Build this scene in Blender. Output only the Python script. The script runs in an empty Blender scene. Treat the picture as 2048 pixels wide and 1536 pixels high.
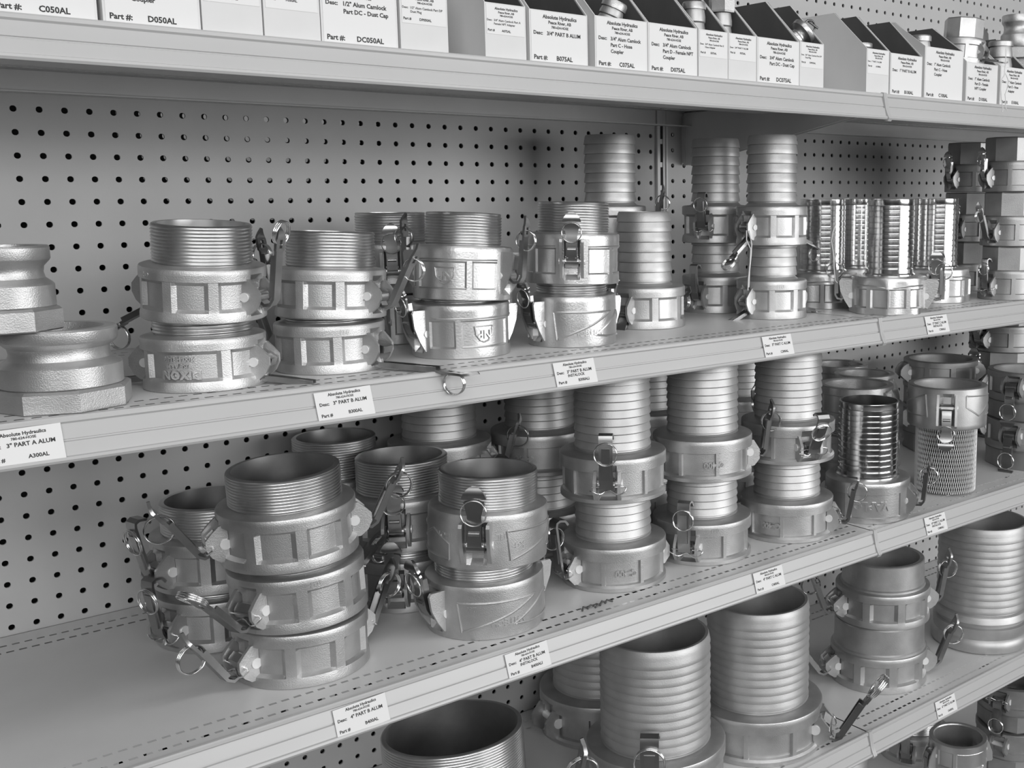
import bpy, bmesh, math, random
from mathutils import Vector, Matrix
random.seed(7)
PI = math.pi
S = 0.001                 # everything below is measured in millimetres
ZOFF = 1.6                # height of the measuring origin above the floor, metres

# ------------------------------------------------------------------ camera, light, exposure
sc = bpy.context.scene
CAM = (-281.8, -1418.6, -98.3)
yaw, pit, rol, FPX = 0.7320385, 0.1538098, -0.0039605, 2212.1
PPX, PPY = 1374.0, 735.8
fw = Vector((math.sin(yaw)*math.cos(pit), math.cos(yaw)*math.cos(pit), -math.sin(pit)))
rt = Vector((math.cos(yaw), -math.sin(yaw), 0)); up = rt.cross(fw)
r_ = rt*math.cos(rol) + up*math.sin(rol); u_ = -rt*math.sin(rol) + up*math.cos(rol)
cd = bpy.data.cameras.new('camera'); cam = bpy.data.objects.new('camera', cd); sc.collection.objects.link(cam)
cam.matrix_world = Matrix(((r_.x, u_.x, -fw.x, CAM[0]*S), (r_.y, u_.y, -fw.y, CAM[1]*S), (r_.z, u_.z, -fw.z, CAM[2]*S+ZOFF), (0, 0, 0, 1)))
cd.sensor_width = 36; cd.lens = FPX*36/2048
cd.shift_x = -(PPX-1024)/2048; cd.shift_y = (PPY-768)/2048
cd.clip_start = 0.02; cd.clip_end = 60
sc.camera = cam
sc.view_settings.view_transform = 'Standard'; sc.view_settings.look = 'None'
sc.view_settings.exposure = -0.48; sc.view_settings.gamma = 1; sc.view_settings.use_curve_mapping = False

# the bright shop around the shelves: pale ceiling, darker floor, invented bright bands all round to vary the metal reflections
w = bpy.data.worlds.new('shop'); sc.world = w; w.use_nodes = True
nt = w.node_tree; N = nt.nodes; L = nt.links; N.clear()
out = N.new('ShaderNodeOutputWorld'); bg = N.new('ShaderNodeBackground'); tc = N.new('ShaderNodeTexCoord')
sp = N.new('ShaderNodeSeparateXYZ'); L.new(tc.outputs['Generated'], sp.inputs[0])
rp = N.new('ShaderNodeValToRGB'); mr = N.new('ShaderNodeMapRange')
mr.inputs['From Min'].default_value = -1; mr.inputs['From Max'].default_value = 1
L.new(sp.outputs['Z'], mr.inputs['Value']); L.new(mr.outputs[0], rp.inputs[0])
e = rp.color_ramp.elements
e[0].position = 0.0; e[0].color = (.03, .03, .03, 1); e[1].position = 1.0; e[1].color = (.75, .75, .75, 1)
for p_, c_ in ((.38, .06), (.47, .22), (.53, .75), (.62, .60)):
    q_ = e.new(p_); q_.color = (c_, c_, c_, 1)
at = N.new('ShaderNodeMath'); at.operation = 'ARCTAN2'
L.new(sp.outputs['Y'], at.inputs[0]); L.new(sp.outputs['X'], at.inputs[1])
sn = N.new('ShaderNodeMath'); sn.operation = 'SINE'
ml = N.new('ShaderNodeMath'); ml.operation = 'MULTIPLY'; ml.inputs[1].default_value = 5.0
pa = N.new('ShaderNodeMath'); pa.operation = 'ADD'; pa.inputs[1].default_value = 2.0
L.new(at.outputs[0], ml.inputs[0]); L.new(ml.outputs[0], pa.inputs[0]); L.new(pa.outputs[0], sn.inputs[0])
mm = N.new('ShaderNodeMapRange'); mm.inputs['From Min'].default_value = -.25; mm.inputs['From Max'].default_value = .25
mm.inputs['To Min'].default_value = .35; mm.inputs['To Max'].default_value = 1.7
L.new(sn.outputs[0], mm.inputs['Value'])
ms = N.new('ShaderNodeMath'); ms.operation = 'MULTIPLY'; ms.inputs[1].default_value = .20
L.new(mm.outputs[0], ms.inputs[0])
L.new(rp.outputs[0], bg.inputs['Color']); L.new(ms.outputs[0], bg.inputs['Strength']); L.new(bg.outputs[0], out.inputs[0])

def area(name, loc, target, sx, sy, power):
    d = bpy.data.lights.new(name, 'AREA'); d.shape = 'RECTANGLE'; d.size = sx; d.size_y = sy; d.energy = power
    o = bpy.data.objects.new(name, d); sc.collection.objects.link(o); o.location = loc
    o.rotation_euler = (Vector(target)-Vector(loc)).to_track_quat('-Z', 'Y').to_euler(); return o
area('aisle_light', (0.3, -1.5, 3.1), (0.5, -0.35, 1.2), 3.2, 0.5, 20)
area('window_light', (-1.3, -4.0, 2.45), (0.5, -0.2, 1.15), 3.6, 1.2, 118)
area('far_window_light', (2.6, -4.2, 1.65), (1.1, -0.2, 1.1), 3.4, 1.5, 138)

# ------------------------------------------------------------------ materials
def mat(name, base, metal=0., rough=.5, noise=0., nscale=40., bump=0., bscale=300., spec=.5):
    m = bpy.data.materials.new(name); m.use_nodes = True
    t = m.node_tree; b = t.nodes['Principled BSDF']
    b.inputs['Base Color'].default_value = (base, base, base, 1); b.inputs['Metallic'].default_value = metal
    b.inputs['Roughness'].default_value = rough; b.inputs['Specular IOR Level'].default_value = spec
    co = t.nodes.new('ShaderNodeTexCoord')
    if noise:
        n = t.nodes.new('ShaderNodeTexNoise'); n.inputs['Scale'].default_value = nscale; n.inputs['Detail'].default_value = 4
        t.links.new(co.outputs['Object'], n.inputs['Vector'])
        r = t.nodes.new('ShaderNodeValToRGB'); a, c = base*(1-noise), min(1, base*(1+noise))
        r.color_ramp.elements[0].color = (a, a, a, 1); r.color_ramp.elements[1].color = (c, c, c, 1)
        r.color_ramp.elements[0].position = .3; r.color_ramp.elements[1].position = .7
        t.links.new(n.outputs['Fac'], r.inputs[0]); t.links.new(r.outputs[0], b.inputs['Base Color'])
    if bump:
        n = t.nodes.new('ShaderNodeTexNoise'); n.inputs['Scale'].default_value = bscale; n.inputs['Detail'].default_value = 2
        t.links.new(co.outputs['Object'], n.inputs['Vector'])
        bn = t.nodes.new('ShaderNodeBump'); bn.inputs['Strength'].default_value = bump; bn.inputs['Distance'].default_value = .0006
        t.links.new(n.outputs['Fac'], bn.inputs['Height']); t.links.new(bn.outputs[0], b.inputs['Normal'])
    return m
M = dict(
    cast=mat('cast_aluminium', .54, .88, .44, .14, 30, .35, 900),
    bright=mat('bright_cast_aluminium', .58, .90, .36, .08, 30, .25, 500),
    grey=mat('weathered_cast_aluminium', .38, .80, .45, .12, 30, .3, 800),
    dark=mat('dark_cast_aluminium', .17, .80, .42, .12, 30, .3, 700),
    machined=mat('machined_aluminium', .66, 1., .32, .06, 60),
    shank=mat('aluminium_shank', .52, .80, .50, .12, 25, .2, 600),
    steel=mat('polished_steel', .80, 1., .17),
    lever=mat('plated_lever_steel', .40, 1., .28, .08, 60),
    darklever=mat('dark_lever_steel', .16, 1., .3, .1, 60),
    rivet=mat('bright_rivet', .88, .35, .35),
    wire=mat('spring_wire', .85, 1., .2),
    paint=mat('shelf_enamel', .66, 0., .38, .03, 14, .05, 200),
    edge=mat('price_rail', .47, 0., .30, .02, 10),
    peg=mat('pegboard_enamel', .47, 0., .55, .04, 10, .1, 500),
    back=mat('shade_and_plastic_black', .03, 0., .7),  # cavity shade as colour on rear boards and slots; black plastic under the net
    paper=mat('white_paper', .74, 0., .7),
    card=mat('white_cardboard', .66, 0., .7, .03, 20),
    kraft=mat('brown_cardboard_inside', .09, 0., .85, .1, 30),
    ink=mat('printed_ink', .02, 0., .6),
    floor=mat('shop_floor', .12, 0., .5, .05, 4),
    net=mat('plastic_netting', .75, 0., .35),
)

# ------------------------------------------------------------------ mesh building
class MB:
    def __init__(s): s.v = []; s.f = []; s.m = []; s.mi = 0; s.M = Matrix.Identity(4)
    def add(s, vs, fs):
        b = len(s.v)
        for p in vs: s.v.append(tuple(s.M @ Vector(p)))
        for f in fs: s.f.append(tuple(i+b for i in f)); s.m.append(s.mi)
    def box(s, x0, x1, y0, y1, z0, z1):
        s.add([(x0,y0,z0),(x1,y0,z0),(x1,y1,z0),(x0,y1,z0),(x0,y0,z1),(x1,y0,z1),(x1,y1,z1),(x0,y1,z1)],
              [(0,3,2,1),(4,5,6,7),(0,1,5,4),(1,2,6,5),(2,3,7,6),(3,0,4,7)])
    def lathe(s, prof, n=64, loop=False, cx=0, cy=0, a0=0):
        m = len(prof); vs = []
        for i in range(n):
            a = a0+2*PI*i/n; c, d = math.cos(a), math.sin(a)
            vs += [(cx+r*c, cy+r*d, z) for r, z in prof]
        fs = []
        for i in range(n):
            j = (i+1) % n
            for k in range(m-1 if not loop else m):
                l = (k+1) % m
                fs.append((i*m+k, j*m+k, j*m+l, i*m+l))
        s.add(vs, fs)
    def tube(s, pts, r, n=8, closed=False, caps=True):
        P = [Vector(p) for p in pts]; m = len(P); vs = []; ref = None
        for i in range(m):
            t = (P[(i+1) % m]-P[i-1]) if closed else (P[min(i+1, m-1)]-P[max(i-1, 0)])
            t.normalize()
            if ref is None: ref = Vector((0,0,1)) if abs(t.z) < .9 else Vector((1,0,0))
            a = t.cross(ref).normalized(); b = a.cross(t).normalized(); ref = b
            for k in range(n):
                q = 2*PI*k/n; vs.append(tuple(P[i]+a*(r*math.cos(q))+b*(r*math.sin(q))))
        fs = []
        for i in range(m if closed else m-1):
            j = (i+1) % m
            for k in range(n): l = (k+1) % n; fs.append((i*n+k, i*n+l, j*n+l, j*n+k))
        if not closed and caps: fs += [tuple(range(n))[::-1], tuple((m-1)*n+k for k in range(n))]
        s.add(vs, fs)
    def prism(s, poly, y0, y1):        # poly in (x, z), extruded along y
        n = len(poly)
        s.add([(x, y0, z) for x, z in poly]+[(x, y1, z) for x, z in poly],
              [tuple(range(n)), tuple(range(2*n-1, n-1, -1))]+[(i, i+n, (i+1) % n+n, (i+1) % n) for i in range(n)])
    def prismx(s, poly, x0, x1):       # poly in (y, z), extruded along x
        n = len(poly)
        s.add([(x0, y, z) for y, z in poly]+[(x1, y, z) for y, z in poly],
              [tuple(range(n))[::-1], tuple(range(n, 2*n))]+[(i, (i+1) % n, (i+1) % n+n, i+n) for i in range(n)])
    def ribbon(s, path, hw, th, y0=0.):  # path in (x, z); half widths along y; plate thickness
        m = len(path); vs = []
        for i in range(m):
            a, b = path[max(i-1, 0)], path[min(i+1, m-1)]
            tx, tz = b[0]-a[0], b[1]-a[1]; l = math.hypot(tx, tz) or 1; nx, nz = tz/l, -tx/l
            x, z = path[i]; h = hw[i]
            vs += [(x+nx*th/2, y0-h, z+nz*th/2), (x+nx*th/2, y0+h, z+nz*th/2), (x-nx*th/2, y0+h, z-nz*th/2), (x-nx*th/2, y0-h, z-nz*th/2)]
        fs = [(0,3,2,1), ((m-1)*4, (m-1)*4+1, (m-1)*4+2, (m-1)*4+3)]
        for i in range(m-1):
            for k in range(4): l = (k+1) % 4; fs.append((i*4+k, i*4+l, i*4+4+l, i*4+4+k))
        s.add(vs, fs)
    def ycyl(s, x, z, r, y0, y1, n=18):
        s.prism([(x+r*math.cos(2*PI*k/n), z+r*math.sin(2*PI*k/n)) for k in range(n)], y0, y1)
    def mesh(s, name, mats, ang=32):
        me = bpy.data.meshes.new(name)
        me.from_pydata([(a*S, b*S, c*S) for a, b, c in s.v], [], s.f)
        if not isinstance(mats, (list, tuple)): mats = [mats]
        for m in mats: me.materials.append(m)
        me.polygons.foreach_set('material_index', s.m)
        bm = bmesh.new(); bm.from_mesh(me); bmesh.ops.recalc_face_normals(bm, faces=bm.faces); bm.to_mesh(me); bm.free()
        me.polygons.foreach_set('use_smooth', [True]*len(me.polygons))
        me.set_sharp_from_angle(angle=math.radians(ang)); me.update()
        return me
def link(name, me, parent=None, loc=(0,0,0), rot=(0,0,0)):
    o = bpy.data.objects.new(name, me); sc.collection.objects.link(o)
    o.parent = parent; o.location = (loc[0]*S, loc[1]*S, loc[2]*S); o.rotation_euler = rot
    return o
def tag(o, label, cat, group=None):
    o['label'] = label; o['category'] = cat
    if group: o['group'] = group
    return o
def thing(name, label, cat, loc, rot=(0,0,0), group=None):    # loc in mm, measured height
    o = bpy.data.objects.new(name, None); sc.collection.objects.link(o); o.empty_display_size = .02
    o.location = (loc[0]*S, loc[1]*S, loc[2]*S+ZOFF); o.rotation_euler = rot
    return tag(o, label, cat, group)

# ---- lettering: real text outlines, turned into mesh; coordinates in mm
_tc = {}
def text_geo(txt, size, bold=0., ext=0.):
    k = (txt, size, bold, ext)
    if k in _tc: return _tc[k]
    c = bpy.data.curves.new('t', 'FONT'); c.body = txt; c.size = size; c.resolution_u = 2; c.offset = bold; c.extrude = ext
    o = bpy.data.objects.new('t', c); me = bpy.data.meshes.new_from_object(o)
    vs = [tuple(v.co) for v in me.vertices]; fs = [tuple(p.vertices) for p in me.polygons]
    x1 = max([v[0] for v in vs] or [0]); x0 = min([v[0] for v in vs] or [0])
    bpy.data.objects.remove(o); bpy.data.curves.remove(c); bpy.data.meshes.remove(me)
    _tc[k] = (vs, fs, x0, x1); return _tc[k]
def flat_text(mb, txt, size, x, z, align='l', bold=.02, width=None, y=-.15):
    vs, fs, x0, x1 = text_geo(txt, size, bold*size)
    k = 1. if not width else min(1.25, width/(x1-x0))
    o = x-(x0 if align == 'l' else (x0+x1)/2)*k
    mb.add([(o+v[0]*k, y, z+v[1]) for v in vs], fs)
def wrap_text(mb, txt, size, R, ang, z, flip=True, bold=.03, depth=1.0, wx=1.):
    vs, fs, x0, x1 = text_geo(txt, size, bold*size, depth/2)
    c = (x0+x1)/2; sg = -1 if flip else 1; a0 = math.radians(ang)
    mb.add([((R+v[2])*math.cos(a0+sg*(v[0]-c)*wx/R), (R+v[2])*math.sin(a0+sg*(v[0]-c)*wx/R), z+sg*(v[1]-size*.35)) for v in vs], fs)
def wrap_rib(mb, pts, R, r=.9):
    P = []
    for (a, z), (b, y) in zip(pts[:-1], pts[1:]):
        n = max(2, int(abs(b-a)/3)+1)
        P += [(a+(b-a)*i/n, z+(y-z)*i/n) for i in range(n)]
    P.append(pts[-1])
    mb.tube([(R*math.cos(math.radians(a)), R*math.sin(math.radians(a)), z) for a, z in P], r, 6)

# ------------------------------------------------------------------ cam-lock coupler parts
# local frame: origin at centre of the socket mouth, z up towards the threaded / hose end, ears along +x and -x
def pockets_for(kind):
    if kind == 'dixonw': return [(c-17, c+17) for c in (25.5, 154.5, 205.5, 334.5)]+[(51.5, 128.5), (231.5, 308.5)]
    if kind in ('dixon',): return [(c-17, c+17) for c in (25.5, 68.5, 111.5, 154.5, 205.5, 248.5, 291.5, 334.5)]
    if kind == 'c400': return [(12, 43), (47, 88), (92, 133), (137, 168), (192, 223), (227, 268), (272, 313), (317, 348)]
    if kind == 'np': return [(20, 52), (58, 122), (128, 160), (200, 232), (238, 302), (308, 340)]
    if kind == 'boss': return [(24, 56), (62, 89), (91, 118), (124, 156), (204, 236), (242, 269), (271, 298), (304, 336)]
    if kind == 'evap': return [(22, 70), (78, 150), (202, 250), (258, 338)]
    if kind == 'hexd': return [(14, 46), (54, 86), (94, 126), (134, 166), (194, 226), (234, 266), (274, 306), (314, 346)]
    return []
_mc = {}
def body_mesh(kind, R, H, rn, material, variant=''):
    key = ('b', kind, R, H, rn, material, variant)
    if key in _mc: return _mc[key]
    mb = MB(); po = pockets_for(kind)
    za, zb, dep, bev, bz = .20*H, .76*H, .068*R, 3.8, 3.0
    if kind == 'c400': za, zb, dep, bev, bz = .15*H, .70*H, .05*R, .8, 1.2
    if kind == 'np': za, zb, dep, bev, bz = .20*H, .72*H, .035*R, 2.2, 2.
    if kind == 'boss': za, zb, dep, bev, bz = .18*H, .70*H, .05*R, 2., 2.
    if kind == 'evap': za, zb, dep, bev, bz = .14*H, .72*H, .03*R, .8, 1.
    if kind == 'hexd': za, zb, dep, bev, bz = .20*H, .74*H, .06*R, 1.2, 1.2
    ew = math.degrees(.17)                     # half angle of the slot the cam works in
    slots = [(-ew, ew), (180-ew, 180+ew)]
    th = set(range(0, 360, 5))
    for a, b in po+slots:
        for t in (a, a+bev, b-bev, b): th.add(t % 360)
    th = sorted(th); th = [t for i, t in enumerate(th) if i == 0 or t-th[i-1] > .15]
    zs = [0, 1.0, .10*H, za, za+bz, (za+zb)/2, zb-bz, zb, zb+.6, .88*H, H-2.2, H-.7, H]
    def rad(t, z):
        r = R
        if kind in ('dixon', 'dixonw') and za-.1 <= z <= zb+.1: r = R-1.2
        if kind == 'c400' and za-.1 <= z <= zb+.1: r = R-3
        if kind == 'c400' and z < za-.1: r = R-.3
        if kind == 'wit': r = R-1.5*abs(z/H-.5)
        if kind == 'boss': r = R-2+2*math.cos(math.radians(8*(t-90)))*(z < .8*H)
        if kind == 'boss' and z > .74*H: r = R-3
        if z <= .1: r -= 1.2
        if z >= H-.1: r -= 2.2
        elif z >= H-.8: r -= .7
        for (a, b), d in [(p, dep) for p in po]+[(p, R*.10) for p in slots]:
            k = min(((t-a+180) % 360)-180, ((b-t+180) % 360)-180)
            lo, hi = (za, zb) if d == dep else (.12*H, .80*H)
            if k >= -.01:
                f1 = min(1, max(0, k/bev)); f2 = min(1, max(0, min(z-lo, hi-z)/bz))
                r -= d*min(f1, f2) if d == dep else (d if min(f1, f2) > .3 else 0)
        return r
    m = len(zs); vs = []
    ri = R*.83
    for t in th:
        c, d = math.cos(math.radians(t)), math.sin(math.radians(t))
        vs += [(rad(t, z)*c, rad(t, z)*d, z) for z in zs]
        zt = H+(1.2 if kind != 'c400' else 2.5)
        vs += [(rn+1.5, zt), (rn-7, zt), (rn-7, H*.8), (ri, H*.8), (ri, 2.), (ri+1.2, 0)] and [((rn+1.5)*c, (rn+1.5)*d, zt), ((rn-7)*c, (rn-7)*d, zt), ((rn-7)*c, (rn-7)*d, H*.8), (ri*c, ri*d, H*.8), (ri*c, ri*d, 2.), ((ri+1.2)*c, (ri+1.2)*d, 0)]
    q = m+6; fs = []
    for i in range(len(th)):
        j = (i+1) % len(th)
        for k in range(q): l = (k+1) % q; fs.append((i*q+k, j*q+k, j*q+l, i*q+l))
    mb.add(vs, fs)
    # ears: two plates on each side of every slot
    k_ = R/56.; hw = R*.17+1.5; tk = 3.2*k_
    for sg in (1, -1):
        if kind in ('np', 'wit', 'boss'):
            poly = [(R-8, .16*H), (R-1, .13*H), (R+6*k_, .33*H), (R+12*k_, .58*H), (R+14*k_, .84*H), (R+12*k_, .90*H), (R-8, .90*H)]
        elif kind == 'c400':
            poly = [(R-8, .10*H), (R+2, .12*H), (R+8*k_, .28*H), (R+8*k_, .52*H), (R+1, .76*H), (R-8, .78*H)]
        else:
            poly = [(R-8, .14*H), (R+1, .14*H), (R+7*k_, .24*H), (R+11*k_, .40*H), (R+11*k_, .56*H), (R+6*k_, .68*H), (R, .80*H), (R-8, .82*H)]
        if sg < 0: poly = [(-x, z) for x, z in poly][::-1]
        for s2 in (1, -1): mb.prism(poly, s2*hw, s2*(hw+tk))
        # cast flat face beside each plate
    if kind == 'wit':
        for b0 in (90, 270):
            wrap_rib(mb, [(b0-62, .70*H), (b0+20, .68*H), (b0-10, .45*H), (b0-58, .16*H), (b0-62, .70*H)], R-.3, 1.5)
            wrap_rib(mb, [(b0+62, .16*H), (b0+10, .20*H), (b0-8, .24*H), (b0+40, .66*H), (b0+62, .44*H), (b0+62, .16*H)], R-.3, 1.5)
    if kind == 'boss':
        for b0 in (90, 270): wrap_rib(mb, [(b0-60, .78*H), (b0-30, .78*H), (b0, .72*H), (b0+30, .78*H), (b0+60, .78*H)], R-2, 1.4)
    if kind == 'np':
        for b0 in (90, 270):
            wrap_rib(mb, [(b0-31, .22*H), (b0+31, .22*H)], R-1, 1.1)
            wrap_rib(mb, [(b0-70, .75*H), (b0+70, .75*H)], R-.4, 1.1)
    for args in LETTERS.get(variant, []): args(mb, R, H)
    _mc[key] = mb.mesh('body', M[material], 26); return _mc[key]
def np_logo(a):
    def f(mb, R, H):
        wrap_text(mb, 'NP', .22*H, R-.8, a, .44*H, flip=True, bold=.02, depth=1.4)
        w = .17*H; k = math.degrees(1/R)
        pts = [(a-w*k*1.15, .60*H), (a+w*k*1.15, .60*H), (a+w*k, .44*H), (a+w*k*.5, .33*H), (a, .30*H), (a-w*k*.5, .33*H), (a-w*k, .44*H), (a-w*k*1.15, .60*H)]
        wrap_rib(mb, pts, R-1, .7)
    return f
def T(txt, sz, a, zf, **kw): return lambda mb, R, H: wrap_text(mb, txt, sz*H, R-(kw.get('dr', .6)), a, zf*H, flip=kw.get('flip', True), bold=.035, depth=2.0)
LETTERS = {
    'dixontext': [T('DIXON', .22, -114, .33, dr=3.4), T('USE ARM', .11, -116, .50, dr=3.6), T('200-HRI-IR', .12, -116, .63, dr=3.6), T('T2E17', .14, -116, .86)],
    'np1': [np_logo(-112)], 'np2': [np_logo(-62)],
    'code': [T('021', .14, -75, .86)],
    'l17': [T('L17', .16, -95, .52), T('WITECH', .16, -68, .28)],
    'wit1': [T('267', .13, -104, .58), T('WITECH', .17, -68, .30)],
    'wit2': [T('HOME', .17, -140, .58), T('TIL', .15, -78, .60), T('KG', .14, -60, .42)],
    'c400a': [T('C-400', .20, -76, .42, dr=3.)], 'c400b': [T('C-400', .20, -110, .42, dr=3.)],
    'evap': [T('VAPLOK', .30, -90, .43, dr=1.1)],
    'ch': [T('CH', .12, -150, .86)],
}
def thread_mesh(r, h, material='machined', pitch=3.2, amp=1.15, wall=6.):
    key = ('t', r, h, material)
    if key in _mc: return _mc[key]
    mb = MB(); pr = [(r-amp-.8, -3), (r-amp-.8, 1.5)]; z = 2.
    while z < h-3:
        pr += [(r-amp, z), (r, z+pitch*.42), (r, z+pitch*.58)]; z += pitch
    pr += [(r-amp, z), (r-amp*.6, h-.8), (r-amp-.6, h), (r-wall, h), (r-wall, -3)]
    mb.lathe(pr, 80, True); _mc[key] = mb.mesh('threaded_end', M[material], 50); return _mc[key]
def shank_mesh(r, h, material='shank', barbs=7, flare=4.):
    key = ('s', r, h, material, barbs)
    if key in _mc: return _mc[key]
    mb = MB(); pr = [(r+flare, -3), (r+flare*.6, 1.), (r-1., 5)]; z0 = 6.; st = (h-6.)/barbs
    pr = [(r+flare, -3), (r+flare*.6, 1.), (r-1.5, 4.5)]
    for i in range(barbs):
        z = z0+i*st
        pr += [(r-1.9, z), (r+.6, z+.35), (r+.8, z+st*.12), (r-.1, z+st*.5), (r-1.3, z+st-.5), (r-1.9, z+st-.1)] if i < barbs-1 else [(r-1.9, z), (r+.6, z+.35), (r, z+st*.3), (r-1.2, z+st*.8), (r-2.6, h)]
    pr += [(r-6.5, h), (r-6.5, -3)]
    mb.lathe(pr, 80, True); _mc[key] = mb.mesh('hose_shank', M[material], 24); return _mc[key]
def ridged_mesh(r, h, n=11):
    key = ('r', r, h, n)
    if key in _mc: return _mc[key]
    mb = MB(); pr = [(r+3, -3), (r+3, 3), (r+.5, 5), (r+.5, 11), (r-1.2, 12)]; z = 13.; st = (h-22.)/n
    for i in range(n): pr += [(r-.9, z), (r, z+st*.10), (r+.1, z+st*.5), (r, z+st*.86), (r-.9, z+st*.95)]; z += st
    pr += [(r-.6, z+.5), (r-.6, h-.6), (r-1., h), (r-3., h), (r-3., -3)]
    mb.lathe(pr, 96, True); _mc[key] = mb.mesh('hose_shank', M['steel'], 30); return _mc[key]
def arm_mesh(style, k, material='lever', ln=1.):
    key = ('a', style, round(k, 2), material, ln)
    if key in _mc: return _mc[key]
    mb = MB(); mb.M = Matrix.Diagonal((k, k, k, 1))
    mb.ycyl(0, 0, 6.5, -8, 8); mb.M = Matrix.Diagonal((k, k, k*ln, 1)); mb.prism([(-8, -4), (0, -7), (4, -4), (4, 6), (-3, 7)], -7.5, 7.5)
    if style == 'dome':
        path = [(2, -2), (7, 2), (9, 8), (9.5, 30), (10, 37), (10.5, 41), (11, 43), (11.5, 44.5), (12, 46.5), (12, 50), (12, 53), (12, 55.2), (12, 56)]
        hw = [6, 6.5, 6.5, 6.5, 8, 9.5, 9, 3.4, 3.6, 10.5, 9.5, 6.5, 2]
        hw[7] = 3.2; hw[8] = 3.2
        mb.ribbon(path[:8]+[(12, 47)], hw[:8]+[3.2], 2.4)
        mb.ribbon([(12, 46.6), (12.6, 48), (12.8, 51), (12.4, 54), (11.6, 56.2), (11, 57)], [11, 10.8, 9.2, 6.8, 3.8, 1], 3.2)
        for s2 in (1, -1): mb.box(3, 9, s2*5-.9, s2*5+.9, 4, 36)
        mb.ycyl(10.5, 14, 2., -5, 5)
    elif style == 'strap':
        mb.ribbon([(2, -4), (8, -2), (9.5, 3), (10, 20), (10.5, 48), (9.5, 52), (6, 53.5), (0, 52), (-3, 47)], [7]*9, 2.4)
        mb.ribbon([(11.6, 8), (12.1, 40)], [4.2, 4.2], 1.2)
    else:
        mb.ribbon([(0, 0), (9, -6), (15, -5), (18, 0), (18.5, 38), (19, 41)], [5.5, 5.5, 5.5, 5.5, 5.5, 6], 2.6)
        for s2 in (1, -1):
            mb.box(14, 18.5, s2*4.8-.8, s2*4.8+.8, 2, 36)
            mb.ribbon([(19, 40), (19.4, 45), (19.6, 50)], [2.2, 2.6, 2.2], 2.6, s2*4.8)
        mb.ribbon([(19, 39.5), (19.1, 42)], [6.4, 6.8], 2.6)
        mb.ribbon([(19.6, 49), (20, 52), (19, 56), (17, 60)], [7., 6.5, 3.6, .8], 2.6)
    _mc[key] = mb.mesh('cam_arm', M[material]); return _mc[key]
TIP = {'dome': (12, 45), 'strap': (11, 46), 'hook': (19.3, 45.5)}
def ring_mesh(k, loops=3):
    key = ('g', round(k, 2), loops)
    if key in _mc: return _mc[key]
    mb = MB(); r = 11.5*k
    for j in range(loops):
        a = .12*(j-1); o = (j-(loops-1)/2)*1.5*k
        mb.tube([(r*math.cos(t)+0, o+r*math.sin(a)*math.sin(t)*.3, r*math.sin(t)) for t in [2*PI*i/32 for i in range(32)]], .75*k, 6, True)
    _mc[key] = mb.mesh('pull_ring', M['wire'], 60); return _mc[key]
def pin_mesh(R):
    key = ('p', R)
    if key in _mc: return _mc[key]
    k = R/56.; mb = MB(); hw = R*.17+1.5+3.2*k+1.2
    mb.ycyl(0, 0, 3.4*k, -hw, hw, 20); mb.ycyl(0, 0, 4.4*k, -hw-.2, -hw+1.1, 20); mb.ycyl(0, 0, 4.4*k, hw-1.1, hw+.2, 20)
    _mc[key] = mb.mesh('rivet_pin', M['rivet']); return _mc[key]
def clip_mesh(k):
    key = ('c', round(k, 2))
    if key in _mc: return _mc[key]
    mb = MB(); p = []
    for i in range(25):
        t = i/24.; p.append((2.5+1.6*math.sin(t*9), -17+34*t, 1.6*math.cos(t*11)))
    p += [(2, 19, 2), (0, 20, 4), (-1, 17, 5), (0, 0, 4.4), (1, -15, 5)]
    mb.M = Matrix.Diagonal((k, k, k, 1)); mb.tube(p, .75, 6)
    _mc[key] = mb.mesh('safety_clip', M['wire'], 60); return _mc[key]

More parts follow.
